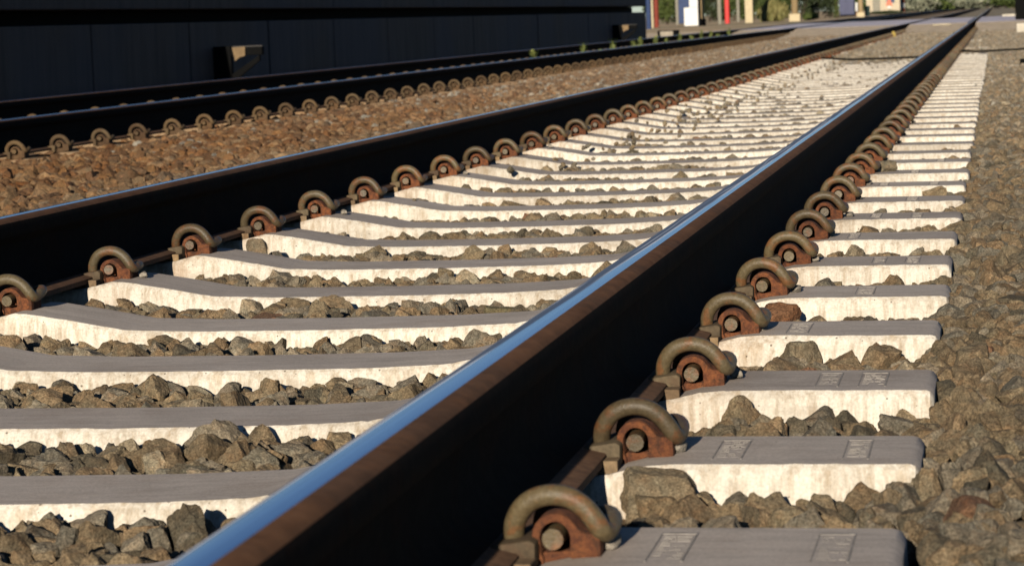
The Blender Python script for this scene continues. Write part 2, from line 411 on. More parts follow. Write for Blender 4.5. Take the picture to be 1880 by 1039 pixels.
RUST = np.array((0.93, 0.86, 0.74)) * np.array([(0.185, 0.093, 0.038), (0.15, 0.072, 0.03), (0.2, 0.112, 0.05), (0.115, 0.058, 0.028), (0.22, 0.145, 0.085)])
def sleeper_top(x):
    ax = np.abs(x)
    return np.interp(ax, [0, 0.25, 0.39, 0.50, 0.585, 0.615, 0.66, 0.70, 0.80, 0.835, 0.875, 0.91, 1.19], [-0.021, -0.0195, -0.0145, 0.006, 0.0205, 0.0225, 0.012, 0.006, 0.006, 0.012, 0.021, 0.0235, 0.0215])
def scatter(x0, x1, y0, y1, step, rmin, rmax, rg, lift=0.0, keep=1.0):
    nx, ny = int((x1 - x0) / step) + 1, int((y1 - y0) / step) + 1
    X, Yg = np.meshgrid(x0 + step * np.arange(nx), y0 + step * np.arange(ny))
    X = X.ravel() + rg.uniform(-.48, .48, X.size) * step; Yg = Yg.ravel() + rg.uniform(-.48, .48, X.size) * step
    if keep < 1: k = rg.random(X.size) < keep; X, Yg = X[k], Yg[k]
    rad = rmin + (rmax - rmin) * rg.random(X.size) ** 1.9
    sh = X > 1.2
    rad = np.where(sh, np.minimum(rad * 0.88, 0.031), rad)
    # inside the picture, with a margin for a step aside
    m = (X > CAMX - 0.42 * Yg - 0.9) & (X < CAMX + 0.03 * Yg + 0.8)
    # hidden right behind the left rail
    m &= ~((X < -0.95) & (X > -1.45) & (Yg > 9))
    z = ztar(X, Yg) - rad * 0.62 + rg.normal(0, 0.006, X.size) * np.where(sh, 0.6, 1.0) + lift * np.where(sh, 0.4, 1.0)
    # sleepers of the near track: keep stones out of them
    fy = ((Yg - (Y0 + 0.038)) / SP + 0.5) % 1.0 - 0.5
    dy = np.abs(fy) * SP
    inside = (dy < 0.118 + rad * 0.55) & (np.abs(X) < 1.205 + rad * 0.5) & (Yg > 1.9) & (Yg < 31.5)
    m &= ~inside
    # the top of a stone leaning on a sleeper stays below the sleeper top
    near = (dy < 0.16 + rad) & (np.abs(X) < 1.2) & (Yg < 31)
    z = np.where(near, np.minimum(z, sleeper_top(X) - 0.012 - rad * 0.62), z)
    # stay below the rails' feet
    for rx in RAILX.values():
        u = np.abs(X - rx) < 0.075 + rad * 0.6
        z = np.where(u, np.minimum(z, FB - rad * 1.02), z)
        # and off the fastenings
        dyb = np.abs(((Yg - Y0 - 0.03) / SP + 0.5) % 1.0 - 0.5) * SP
        v2 = (X > rx + 0.02) & (X < rx + 0.17) & (dyb < 0.06 + rad)
        m &= ~(v2 & (z + rad > 0.0) & (Yg < 33))
    return X[m], Yg[m], z[m], rad[m]
bands = [  # y0, y1, step, rmin, rmax, geodesic frequency
    (1.9, 4.3, 0.038, 0.017, 0.041, 8), (4.3, 6.8, 0.038, 0.017, 0.040, 6), (6.8, 10.5, 0.042, 0.018, 0.042, 4), (10.5, 18.0, 0.045, 0.02, 0.04, 2), (18.0, 40.0, 0.060, 0.026, 0.046, 1), (40.0, 63.0, 0.075, 0.034, 0.052, 1)]
AV, AF, AT = [], [], []; off = 0
for bi, (ya, yb, step, r0, r1, fr) in enumerate(bands):
    shapes, T = stone_shapes(fr, 26, 100 + bi)
    shapes = np.array(shapes)
    rg = np.random.default_rng(50 + bi)
    lay = [scatter(-1.25, 2.3, ya, yb, step, r0, r1, rg)]
    if yb > 6: lay.append(scatter(-6.1, -1.25, max(ya, 6.0), yb, max(step, 0.052), max(r0, 0.022), 0.056, rg))
    if fr > 1: lay.append(scatter(-6.1, 2.3, ya, yb, step * 2.2, r0 * 1.15, r1 * 1.12, rg, lift=0.007, keep=0.6))
    if 9 < yb < 45:                               # small stones drifted over the sloping sleeper tops beside the inner rail
        m_ = 12 if fr > 2 else 150
        Xs = rg.normal(-0.37, 0.075, m_); Ys = rg.uniform(max(ya, 8.0), min(yb, 31), m_); k_ = (np.abs(Xs + 0.4) < 0.2) & (rg.random(m_) < 0.35 + 0.65 * smooth(8, 18, Ys)) & (yb < 45)
        Xs, Ys = Xs[k_], Ys[k_]; rs = rg.uniform(0.008, 0.016, len(Xs))
        lay.append((Xs, Ys, sleeper_top(Xs) + rs * 0.25, rs))
    X, Yg, Z, rad = (np.concatenate(k) for k in zip(*lay))
    n = len(X)
    si = rg.integers(0, len(shapes), n)
    S = rad[:, None] * np.stack([rg.uniform(0.8, 1.3, n), rg.uniform(0.75, 1.15, n), rg.uniform(0.62, 1.0, n)], 1)
    Rm = rotmats(rg, n)
    P = shapes[si] * S[:, None, :]
    P = np.einsum('nij,nvj->nvi', Rm, P)
    P += np.stack([X, Yg, Z], 1)[:, None, :]
    nv = P.shape[1]
    ci = rg.choice(len(PAL), n, p=PW); col = PAL[ci] * rg.uniform(0.78, 1.12, n)[:, None]
    w = smooth(-1.0, -1.9, X) if False else np.clip((-1.2 - X) / 0.9, 0, 1)
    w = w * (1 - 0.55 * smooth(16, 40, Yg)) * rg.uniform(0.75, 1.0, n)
    w = np.maximum(w, 0.3 * np.exp(-((np.abs(X - 0.86)) / 0.07) ** 2) * rg.random(n))
    colr = RUST[rg.integers(0, len(RUST), n)] * rg.uniform(0.8, 1.2, n)[:, None]
    col = col * (1 - w)[:, None] + colr * w[:, None]
    grey = (rg.random(n) < 0.14 * smooth(10, 22, Yg))
    col[grey] = np.array((0.24, 0.215, 0.175)) * rg.uniform(0.7, 1.15, grey.sum())[:, None]
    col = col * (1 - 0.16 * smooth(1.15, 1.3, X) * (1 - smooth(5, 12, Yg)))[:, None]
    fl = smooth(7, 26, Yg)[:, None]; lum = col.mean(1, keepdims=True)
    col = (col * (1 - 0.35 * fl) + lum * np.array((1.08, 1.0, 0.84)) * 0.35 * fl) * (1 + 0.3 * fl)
    AV.append(P.reshape(-1, 3)); AF.append((T[None] + (np.arange(n) * nv)[:, None, None] + off).reshape(-1, 3)); off += n * nv
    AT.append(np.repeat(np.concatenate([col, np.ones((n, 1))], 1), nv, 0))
V = np.concatenate(AV).astype(np.float32); F = np.concatenate(AF).astype(np.int32); TT = np.concatenate(AT).astype(np.float32)
del AV, AF, AT
me = bpy.data.meshes.new("ballast_stones")
me.vertices.add(len(V)); me.vertices.foreach_set("co", V.ravel())
me.loops.add(F.size); me.loops.foreach_set("vertex_index", F.ravel())
me.polygons.add(len(F)); me.polygons.foreach_set("loop_start", np.arange(0, F.size, 3, dtype=np.int32))
me.polygons.foreach_set("use_smooth", np.zeros(len(F), dtype=bool))
a = me.attributes.new("tint", 'FLOAT_COLOR', 'POINT'); a.data.foreach_set("color", TT.ravel())
me.update(calc_edges=True); me.materials.append(M_STONE)
print("stones verts", len(V), "tris", len(F))
tag(link("ballast_stones", me), kind="stuff")
del V, F, TT

ORD = ["first", "second", "third", "fourth", "fifth", "sixth", "seventh", "eighth", "ninth", "tenth", "eleventh", "twelfth", "thirteenth", "fourteenth", "fifteenth", "sixteenth", "seventeenth", "eighteenth", "nineteenth"]
TENS = {2: "twent", 3: "thirt", 4: "fort", 5: "fift"}
def ordw(k):                                   # 1-based
    if k <= 19: return ORD[k - 1]
    d, u = divmod(k, 10)
    return TENS[d] + "ieth" if u == 0 else TENS[d] + "y-" + ORD[u - 1]

# ------------------------------------------------------------------ sleepers
def sleeper_mesh(seed, chip=None):
    rg = np.random.default_rng(seed)
    xs = np.unique(np.round(np.concatenate([np.linspace(-1.205, 1.205, 150), [s * k for s in (-1, 1) for k in (0.585, 0.615, 0.64, 0.66, 0.80, 0.835, 0.855, 0.875, 0.91, 0.37, 0.39, 0.41, 1.2, 1.195, 1.19)]]), 4))
    mb = MB(); rows = []
    for x in xs:
        t = float(sleeper_top(x)); e = max(0.0, (abs(x) - 1.188) / 0.017)
        dz = 0.009 * (1 - math.sqrt(max(0.0, 1 - e * e))) if e > 0 else 0
        inn = 0.006 * (1 - math.sqrt(max(0.0, 1 - e * e))) if e > 0 else 0
        t -= dz
        def j(a): return rg.normal(0, a)
        cf = max(0.0, rg.normal() - 1.7) * 0.0035
        if chip: 
            for cx, cw, cd in chip:
                cf = max(cf, cd * math.exp(-((x - cx) / cw) ** 4)) * (0.75 + 0.5 * rg.random())
        loop = [(-0.148 + inn, -0.21), (-0.128 + inn + j(.0004), -0.10), (-0.1155 + inn + j(.0005), t - 0.016 - cf), (-0.1115 + inn + j(.0006) + cf * 0.3, t - 0.006 - cf * 0.6), (-0.1045 + inn + cf * 1.2, t - j(.0003)),
                (-0.04, t + j(.0002)), (0.04, t + j(.0002)), (0.1045 - inn, t), (0.1115 - inn, t - 0.006), (0.1155 - inn, t - 0.016), (0.148 - inn, -0.21)]
        rows.append([(x + (0.012 if x > 0 else -0.012) * (1 if abs(x) > 1.2 and k in (0, 10) else 0), y, z) for k, (y, z) in enumerate(loop)])
    n = len(rows[0]); mb.v = [p for r in rows for p in r]
    for i in range(len(rows) - 1):
        for k in range(n - 1):
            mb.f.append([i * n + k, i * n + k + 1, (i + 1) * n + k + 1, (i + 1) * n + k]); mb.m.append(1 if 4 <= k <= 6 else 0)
        mb.f.append([i * n + n - 1, i * n, (i + 1) * n, (i + 1) * n + n - 1]); mb.m.append(0)
    mb.f.append(list(range(n))); mb.m.append(0)
    L = (len(rows) - 1) * n; mb.f.append([L + k for k in range(n)][::-1]); mb.m.append(0)
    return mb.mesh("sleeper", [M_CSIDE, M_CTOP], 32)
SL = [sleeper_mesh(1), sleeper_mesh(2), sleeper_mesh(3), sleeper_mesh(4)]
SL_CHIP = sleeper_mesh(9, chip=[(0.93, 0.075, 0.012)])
def stamp_mesh(seed, w):
    rg = random.Random(seed); mb = MB()
    x0, x1, ya, yb = -w / 2, w / 2, -0.07, 0.075
    t = 0.0022
    mb.box(x0, x1, yb - .007, yb, -.004, .0004); mb.box(x1 - t, x1, ya, yb - .0075, -.004, .0002)
    mb.box(x0, x0 + t * .7, ya, yb - .0075, -.004, .0002)
    y = yb - 0.018
    while y > ya + 0.012:
        x = x0 + .005
        while x < x1 - .008:
            ww = rg.uniform(.006, .016)
            if rg.random() < .85: mb.box(x, min(x + ww, x1 - .004), y - rg.uniform(.002, .0035), y, -.004, rg.uniform(-.0002, .0003))
            x += ww + rg.uniform(.001, .003)
        y -= rg.uniform(.009, .014)
    return mb.mesh("stamp", M_STAMP)
STAMPS = {-5: [(0.975, .038), (1.137, .038)], -4: [(0.974, .037), (1.128, .032)], -3: [(1.053, .034), (1.117, .04)], -2: [(0.972, .038)], -1: [(1.047, .036)], 0: [(1.053, .03), (1.123, .032)], 1: [(0.965, .028)],
          2: [(0.985, .03), (1.09, .03)], 3: [(1.06, .035)], 4: [(0.96, .03), (1.11, .03)], 5: [(1.03, .03)], 6: [(1.1, .03)]}
def grout_mesh(seed):
    rg = np.random.default_rng(seed); sh, T = stone_shapes(3, 1, seed, 10)
    mb = MB(); mb.add((sh[0] * np.array((.011, .015, .008))).tolist(), T.tolist()); return mb.mesh("grout_lump", M_BROKEN, 60)
GROUT = [grout_mesh(s) for s in (1, 2, 3)]
SLX = {-5: "stamped twice on its outer end, nearest the bottom edge", -4: "second up from the bottom edge, two small stamps", -3: "third up from the bottom edge, two wide stamps close together",
       -2: "fourth up from the bottom edge, chipped front edge", -1: "fifth up from the bottom edge, one stamp mid end", 0: "sixth up from the bottom edge, two faint stamps near the tip"}
ilast = 41
for i in list(range(-5, ilast)) + [46, 58, 82]:
    m = SL_CHIP if i == -2 else SL[(i * 3 + 1) % 4]
    o = link("sleeper", m); k = i + 6
    if i in SLX: lab = "pale concrete sleeper, " + SLX[i]
    elif i < 16: lab = "pale concrete sleeper of the near track, %s up from the bottom edge" % ordw(k)
    elif i < ilast: lab = "sunlit concrete sleeper in the crowded far rows before the black cable"
    else: lab = {46: "half buried sleeper just beyond the black cable on the near track", 58: "half buried sleeper midway between the black cable and the crossing", 82: "half buried sleeper just before the level crossing"}[i]
    tag(o, lab, "sleeper", "concrete sleepers of the near track")
    dz = 0.004 if i >= ilast else random.uniform(-.0015, .0015)
    o.location = (random.uniform(-.004, .004), Y0 + 0.038 + SP * i + random.uniform(-.006, .006), dz)
    o.rotation_euler = (0, 0, random.uniform(-.004, .004))
    for q, (sx_, w) in enumerate(STAMPS.get(i, [])):
        s = link("stamp", stamp_mesh(i * 7 + q, w), o); s.location = (sx_, 0.0, float(sleeper_top(sx_)) + 0.0006)
    if i < 12:
        for gx_ in (0.913, -0.578):
            if gx_ < 0 and i % 3: continue
            s = link("grout_lump", GROUT[i % 3], o); s.location = (gx_ + random.uniform(-.004, .006), random.uniform(-.02, .03), float(sleeper_top(gx_)) + 0.006)
# second track: the same sleepers sunk in the brown ballast
M_CT2 = concrete("rust stained concrete", (0.24, 0.16, 0.09), (0.16, 0.095, 0.05), 0.7, 0.1, top=True)
M_CS2 = concrete("rust stained concrete side", (0.3, 0.21, 0.125), (0.16, 0.1, 0.055), 0.8, 0.15)
SL2 = SL[0].copy(); SL2.materials.clear(); SL2.materials.append(M_CS2); SL2.materials.append(M_CT2)
for i in range(9, 44):
    o = link("sleeper", SL2); k = i - 8
    if k <= 14: lab = "rust stained sleeper sunk in brown ballast of the far track, %s from the left edge" % ordw(k)
    else: lab = "rust stained sleeper nearly buried in the blurred far run of the second track"
    tag(o, lab, "sleeper", "buried sleepers of the second track")
    o.location = (-4.112 + random.uniform(-.01, .01), Y0 + 0.22 + SP * i, -0.016)

# ------------------------------------------------------------------ rails
def rail_profile(g):
    """closed outline (x, z) from foot bottom; g = -1 / +1 side of the worn band"""
    half = [(0.075, 0.0), (0.0752, 0.010), (0.073, 0.0118), (0.045, 0.0185), (0.030, 0.0255), (0.018, 0.037), (0.0115, 0.05), (0.0083, 0.068), (0.0083, 0.098), (0.0105, 0.114), (0.017, 0.1235), (0.0345, 0.1315), (0.0362, 0.1335), (0.0362, 0.146), (0.0358, 0.1525), (0.0346, 0.158), (0.0325, 0.1625), (0.0292, 0.1662), (0.0245, 0.1688), (0.019, 0.1703), (0.010, 0.1716)]
    return half
def make_rail(x, ya, yb, label, band, M_b, group=None):
    half = rail_profile(1)
    full = half + [(0.0, 0.172)] + [(-px, pz) for px, pz in half[::-1]]
    root = empty("rail", (x, 0, FB), label, "rail", group)
    yl = sorted(set([ya] + list(np.arange(0, 60, 4.0)) + [80, 120, yb]))
    yl = [y for y in yl if ya <= y <= yb]
    # band region: points of the head top between band[0] and band[1]
    def zt(px):
        top = sorted([p for p in full if p[1] > 0.15]); return float(np.interp(px, [p[0] for p in top], [p[1] for p in top]))
    b0, b1 = band
    head = [p for p in full if p[1] > 0.12]; rest = [p for p in full if p[1] <= 0.12]
    # split the outline in three strips: body (foot+web), head (brown top, sides painted as shade), running band
    rightside = half[:10]                     # foot bottom to below the head
    web = rightside[3:]; foot = rightside[:4]  # web strip takes in the inner foot, painted dark as the head's shadow
    hr = [rightside[-1]] + [p for p in half[10:] if not (p[0] < b1 and p[1] > 0.155)] + [(b1, zt(b1))]
    hl = [(b0, zt(b0))] + [(-px, pz) for px, pz in half[10:][::-1] if not (-px > b0 and pz > 0.155)] + [(-rightside[-1][0], rightside[-1][1])]
    inner = sorted(set([b0, b1] + [p[0] for p in full if b0 < p[0] < b1 and p[1] > 0.155]), reverse=True)
    bd = [(px, zt(px)) for px in inner]
    def strip(lines, closed=False):
        mb = MB()
        for pts in lines:
            b = len(mb.v); n = len(pts)
            for y in yl: mb.v += [(px, y, pz) for px, pz in pts]
            for j in range(len(yl) - 1):
                for k in range(n if closed else n - 1):
                    k2 = (k + 1) % n
                    mb.f.append([b + j * n + k, b + j * n + k2, b + (j + 1) * n + k2, b + (j + 1) * n + k]); mb.m.append(0)
            if closed:
                mb.f.append([b + k for k in range(n)]); mb.m.append(0)
                e = b + (len(yl) - 1) * n; mb.f.append([e + k for k in range(n)]); mb.m.append(0)
        return mb
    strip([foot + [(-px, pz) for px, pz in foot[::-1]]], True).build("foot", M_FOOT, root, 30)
    strip([web, [(-px, pz) for px, pz in web[::-1]]]).build("web", M_RAILSHADE, root, 30)
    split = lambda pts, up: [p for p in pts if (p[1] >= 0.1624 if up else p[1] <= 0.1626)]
    strip([split(hr, False), split(hl, False)]).build("head_side", M_RAILSHADE, root, 50)  # head sides coloured near-black as shade
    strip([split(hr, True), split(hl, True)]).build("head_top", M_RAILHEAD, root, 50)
    o = strip([bd]).build("running_surface", M_b, root, 50)
    return root
def fix_normals(o):
    pass
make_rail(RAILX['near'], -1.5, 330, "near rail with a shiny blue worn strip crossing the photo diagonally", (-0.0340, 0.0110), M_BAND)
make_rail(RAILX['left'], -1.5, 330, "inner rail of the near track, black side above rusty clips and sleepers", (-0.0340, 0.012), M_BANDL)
make_rail(RAILX['t2r'], 3, 330, "dull brown rail of the second track, closer to the camera", (-0.026, 0.026), M_BAND2)
make_rail(RAILX['t2l'], 3, 330, "dull brown rail of the second track beside the dark wall", (-0.026, 0.026), M_BAND2)

# ------------------------------------------------------------------ rail clips (spring, shoulder, insulator, pad)
SPR = [(-0.044, 0.006, -0.008), (-0.0435, 0.001, 0.002), (-0.0405, -0.004, 0.0155), (-0.031, -0.008, 0.0305), (-0.017, -0.010, 0.0395), (0.000, -0.011, 0.0425), (0.017, -0.011, 0.039), (0.031, -0.010, 0.029),
       (0.0405, -0.009, 0.0165), (0.0462, -0.006, 0.0065), (0.0495, 0.004, 0.0025), (0.0515, 0.020, 0.0055), (0.0500, 0.042, 0.0085), (0.041, 0.062, 0.008), (0.025, 0.072, 0.004), (0.008, 0.066, 0.0), (0.0, 0.046, 0.0), (0.0, 0.02, 0.0), (0.0, -0.021, 0.0), (0.0, -0.0235, 0.0)]
def spring_mesh(mat, n, sub):
    mb = MB(); R = 0.0108
    rad = R
    mb.tube(SPR, rad, n, sub=sub)
    return mb.mesh("spring", mat, 50)
def shoulder_mesh(mat):
    mb = MB()
    out = [(-0.012, -0.040), (-0.020, -0.038), (-0.0235, -0.02), (-0.0235, -0.001)]
    out += [(0.0235 * math.cos(a), 0.0235 * math.sin(a)) for a in np.linspace(math.pi * 0.94, math.pi * 0.2, 12)]
    out += [(0.0235, 0.0085), (0.027, 0.0045), (0.032, 0.003), (0.043, 0.0035), (0.0455, 0.001), (0.046, -0.03)]
    hole = [(0.0152, -0.035), (0.0152, 0.0)] + [(0.0148 * math.cos(a), 0.0148 * math.sin(a)) for a in np.linspace(0.2, math.pi - 0.2, 10)] + [(-0.0152, 0.0), (-0.0152, -0.023)]
    outline = out + [(0.0152, -0.034)] + hole[1:]
    outline[-1] = (-0.0148, -0.016)
    outline = outline[:-1] + [(-0.0150, -0.017), (-0.012, -0.022)]
    # taller rear rib
    rib = [(-0.030, -0.03)] + [(0.034 * math.cos(a), 0.034 * math.sin(a)) for a in np.linspace(math.pi * 0.98, math.pi * 0.05, 12)] + [(0.031, -0.03)]
    mb.prism_y(rib, 0.0515, 0.0585)
    mb.prism_y(outline, -0.012, 0.05)
    mb.prism_y([(-0.0135, -0.042), (0.0205, -0.036), (0.0205, -0.0145), (0.012, -0.0155), (-0.0135, -0.0165)], -0.006, 0.048)
    me = mb.mesh("shoulder", mat)
    bm = bmesh.new(); bm.from_mesh(me)
    bmesh.ops.triangulate(bm, faces=[f for f in bm.faces if len(f.verts) > 4])
    ed = [e for e in bm.edges if len(e.link_faces) == 2 and e.calc_face_angle(0) > 0.9]
    bmesh.ops.bevel(bm, geom=ed, offset=0.0016, segments=2, affect='EDGES', profile=0.5)
    bmesh.ops.recalc_face_normals(bm, faces=bm.faces)
    bm.to_mesh(me); bm.free(); me.shade_smooth(); me.set_sharp_from_angle(angle=math.radians(40)); return me
def insul_mesh(mat):
    mb = MB()
    mb.prism_y([(-0.064, -0.0155), (-0.034, -0.0155), (-0.033, -0.034), (-0.0175, -0.034), (-0.0165, -0.003), (-0.022, 0.0005), (-0.060, -0.0045), (-0.064, -0.007)], -0.034, 0.05)
    me = mb.mesh("insulator", mat)
    bm = bmesh.new(); bm.from_mesh(me); bmesh.ops.bevel(bm, geom=bm.edges[:], offset=0.0014, segments=2, affect='EDGES', profile=0.5); bm.to_mesh(me); bm.free()
    me.shade_smooth(); me.set_sharp_from_angle(angle=math.radians(40)); return me
def pad_mesh(mat):
    mb = MB(); mb.box(-0.185, -0.0335, -0.055, 0.055, -0.0345, -0.0285, 0.0008); mb.box(-0.040, -0.0155, -0.066, -0.0345, -0.033, -0.0165, 0.0015)
    return mb.mesh("rail_pad", mat)
CL1 = [("spring", spring_mesh(M_SPRING, 14, 5)), ("shoulder", shoulder_mesh(M_SHOULDER)), ("insulator", insul_mesh(M_INSUL)), ("rail_pad", pad_mesh(M_PAD))]
CL2 = [("spring", spring_mesh(M_SPRING2, 10, 3)), ("shoulder", shoulder_mesh(M_SHOULDER2)), ("insulator", insul_mesh(M_SPRING2))]
def joined(parts, name, n):
    mats = []; V = []; Fc = []; Mi = []
    for nm, me in parts:
        b = len(V); mats.append(me.materials[0]); V += [tuple(v.co) for v in me.vertices]
        for p in me.polygons: Fc.append([b + q for q in p.vertices]); Mi.append(len(mats) - 1)
    me = bpy.data.meshes.new(name); me.from_pydata(V, [], Fc)
    for m in mats: me.materials.append(m)
    me.polygons.foreach_set("material_index", Mi); me.shade_smooth(); me.set_sharp_from_angle(angle=math.radians(40)); return me
FAR1 = joined([("s", spring_mesh(M_SPRING, 8, 2))] + CL1[1:3], "rail_clip", 8)
FAR2 = joined([("s", spring_mesh(M_SPRING2, 8, 2))] + CL2[1:3], "rail_clip", 8)
clip_rows = [  # rail, first sleeper, last, fine parts up to, nearness words, own ordinals up to, full meshes, far mesh, y shift
    ('near', -5, 62, 24, "outside the near rail", 26, CL1, FAR1, 0.0, "bottom edge", "rusty clips outside the near rail"),
    ('left', -2, 62, 26, "along the near track's inner rail", 24, CL1, FAR1, 0.0, "left edge", "rusty clips along the inner rail"),
    ('t2r', 10, 62, 30, "on the second track's closer rail", 18, CL2, FAR2, 0.18, "left edge", "brown clips of the second track's closer rail"),
    ('t2l', 13, 50, 20, "on the rail by the wall", 12, CL2, FAR2, 0.18, "left edge", "brown clips of the second track's rail by the wall")]
far_mb = []
for rail, i0, i1, fine, words, no, parts, farm, ysh, edge, grp in clip_rows:
    for i in range(i0, i1):
        k = i - i0 + 1
        loc = (RAILX[rail] + 0.108 + random.uniform(-.0015, .0015), Y0 + ysh + SP * i + random.uniform(-.007, .007), 0.042 + random.uniform(-.0008, .0008))
        desc = "rusty" if parts is CL1 else "dusty brown"
        if k <= no: lab = "%s spring clip %s, %s from the %s" % (desc, words, ordw(k), edge)
        else: lab = "tiny %s clip, blurred far stretch, %s" % (desc, words)
        rz = random.uniform(-.05, .05)
        if i < fine:
            root = empty("rail_clip", loc, lab, "rail clip", grp, rz)
            for nm, me in parts:
                c = link(nm, me, root)
                if nm == "spring": c.rotation_euler = (random.uniform(-.09, .06), random.uniform(-.035, .035), random.uniform(-.04, .04))
        else:
            c = link("rail_clip", farm); c.location = loc; c.rotation_euler = (0, 0, rz); tag(c, lab, "rail clip", grp)
# the rest, out to the crossing, reads as a brown line
mb = MB()
for rail, i0, i1, farm in (('near', 62, 90, FAR1), ('left', 62, 90, FAR1), ('t2r', 62, 90, FAR2), ('t2l', 50, 90, FAR2)):
    V0 = [tuple(v.co) for v in farm.vertices]; F0 = [list(p.vertices) for p in farm.polygons]; m0 = [p.material_index for p in farm.polygons]
    for i in range(i0, i1):
        b = len(mb.v); mb.v += [(x + RAILX[rail] + 0.108, y + Y0 + SP * i, z + 0.042) for x, y, z in V0]
        mb.f += [[b + q for q in f] for f in F0]; mb.m += [q + (0 if farm is FAR1 else 3) for q in m0]
o = mb.build("distant_rail_clips", list(FAR1.materials) + list(FAR2.materials)); tag(o, kind="stuff")

# ------------------------------------------------------------------ loose stones lying on their own
def loose(loc, size, col, label, seed, rot=(0, 0, 0)):
    sh, T = stone_shapes(8, 1, seed, 26)
    me = bpy.data.meshes.new("ballast_stone"); me.from_pydata((sh[0] * np.array(size)).tolist(), [], T.tolist())
    a = me.attributes.new("tint", 'FLOAT_COLOR', 'POINT'); a.data.foreach_set("color", np.tile(np.array([*col, 1], np.float32), len(sh[0])))
    me.materials.append(M_STONE)
    o = link("ballast_stone", me); o.location = loc; o.rotation_euler = rot; tag(o, label, "stone"); return o
loose((0.905, 3.075, -0.012), (0.052, 0.03, 0.036), (0.22, 0.172, 0.11), "big rounded stone against the second sleeper beside the near rail", 11, (0.1, 0.1, 0.3))
loose((0.905, 4.86, -0.006), (0.044, 0.026, 0.03), (0.17, 0.085, 0.045), "flat reddish brown stone beside the fifth clip of the near rail", 12, (0.2, -0.3, 0.2))
loose((0.285, 3.53, -0.045), (0.030, 0.026, 0.026), (0.19, 0.165, 0.12), "round grey stone perched against a sleeper face left of the near rail", 13)
loose((0.30, 5.36, -0.05), (0.044, 0.03, 0.026), (0.15, 0.125, 0.07), "wide stone against a sleeper halfway up the near rail", 14, (0, .1, .2))
loose((0.94, 8.77, 0.038), (0.042, 0.04, 0.025), (0.2, 0.165, 0.11), "lone stone lying on top of a sleeper outside the near rail", 15)
loose((0.982, 4.33, -0.02), (0.034, 0.028, 0.04), (0.2, 0.16, 0.105), "upright pointed stone before the chipped sleeper", 16, (0, 0, 0.5))
loose((-0.575, 6.58, -0.005), (0.034, 0.03, 0.034), (0.19, 0.15, 0.1), "pale stone standing beside a clip of the inner rail", 17)

# ------------------------------------------------------------------ cable and small track items
mb = MB()
pts = [(-0.55, 28.7, 0.05), (-0.2, 28.5, 0.03), (0.2, 28.4, 0.03), (0.5, 28.45, 0.03), (0.66, 28.6, 0.005), (0.8, 28.8, 0.008), (0.9, 29.4, 0.06), (1.1, 29.8, 0.045), (1.25, 29.9, 0.045), (1.6, 30.1, 0.05), (2.0, 30.2, 0.06), (2.6, 30.0, 0.06)]
mb.tube(pts, 0.011, 8, sub=6)
tag(mb.build("cable", M_BLACK, smooth=60), "black cable lying across the near track over the sleepers", "cable")
def boxthing(name, label, cat, x0, x1, y0, y1, z0, z1, mat, b=0.01, lid=None):
    mb = MB(); mb.box(0 - (x1 - x0) / 2, (x1 - x0) / 2, 0 - (y1 - y0) / 2, (y1 - y0) / 2, 0, z1 - z0, b)
    o = mb.build(name, mat, smooth=40); o.location = ((x0 + x1) / 2, (y0 + y1) / 2, z0); tag(o, label, cat); return o
o = boxthing("junction_box", "small black box on the ballast at the right edge", "junction box", 1.5, 1.62, 23.9, 24.1, 0.01, 0.065, M_BLACK)
mb = MB(); mb.tube([(0.06, 0, 0.03), (0.12, -.1, 0.02), (0.2, -.1, 0.0)], 0.01, 8, sub=4); mb.build("cable_tail", M_BLACK, o)
M_YEL = mat_plain("yellow paint", (0.36, 0.26, 0.06), 0.7, 0.2)
M_CONC = mat_plain("pale concrete", (0.5, 0.45, 0.36), 0.9, 0.2, 3)
mb = MB(); mb.box(-.04, .04, -.05, .05, 0, .07, .008); mb.box(-.025, .025, -.03, .03, .071, .1, .006)
o = mb.build("rail_marker", M_YEL, smooth=40); o.location = (-0.60, 50.5, 0.02); tag(o, "small yellow marker beside the inner rail near the level crossing", "marker")

# ------------------------------------------------------------------ level crossing
YC0, YC1 = 61.0, 84.0
M_RAMP = mat_plain("packed tan gravel", (0.6, 0.47, 0.32), 0.95, 0.35, 5, bump=0.8)
M_PANEL = mat_plain("pale crossing panel", (0.42, 0.36, 0.24), 0.9, 0.25, 2)
for xa, xb, ya in ((-7.2, -4.96, 66), (-4.77, -3.46, 64), (-3.27, -0.85, 62.5), (-0.655, 0.655, 61.5), (0.85, 2.6, 61)):
    mb = MB(); mb.add([(xa, ya, .165), (xb, ya, .165), (xb, YC1, .178), (xa, YC1, .178), (xa, ya, -.12), (xb, ya, -.12), (xb, YC1, -.12), (xa, YC1, -.12)], [(0, 1, 2, 3), (4, 7, 6, 5), (0, 4, 5, 1), (2, 6, 7, 3), (0, 3, 7, 4), (1, 5, 6, 2)])
    tag(mb.build("road" if xa > -7 else "path", M_ASPH if xa > -7 else M_GROUND), kind="structure")
    if True:
        mb = MB(); nx = 8; ny_ = 14; rgx = random.Random(int(xa * 10))
        P = [(xa + (xb - xa) * a / nx, ya - 9 + 8.99 * b_ / ny_, -0.02 + 0.183 * (b_ / ny_) ** 1.5 + rgx.uniform(-.012, .012) * (1 if b_ < ny_ else 0)) for b_ in range(ny_ + 1) for a in range(nx + 1)]
        mb.add(P, [(b_ * (nx + 1) + a, b_ * (nx + 1) + a + 1, (b_ + 1) * (nx + 1) + a + 1, (b_ + 1) * (nx + 1) + a) for b_ in range(ny_) for a in range(nx)])
        tag(mb.build("gravel_ramp", M_RAMP, smooth=60), kind="structure")
mb = MB(); mb.prism_y([(-.2, 0), (.2, 0), (.2, .17), (-.2, .17)], -.4, .05)
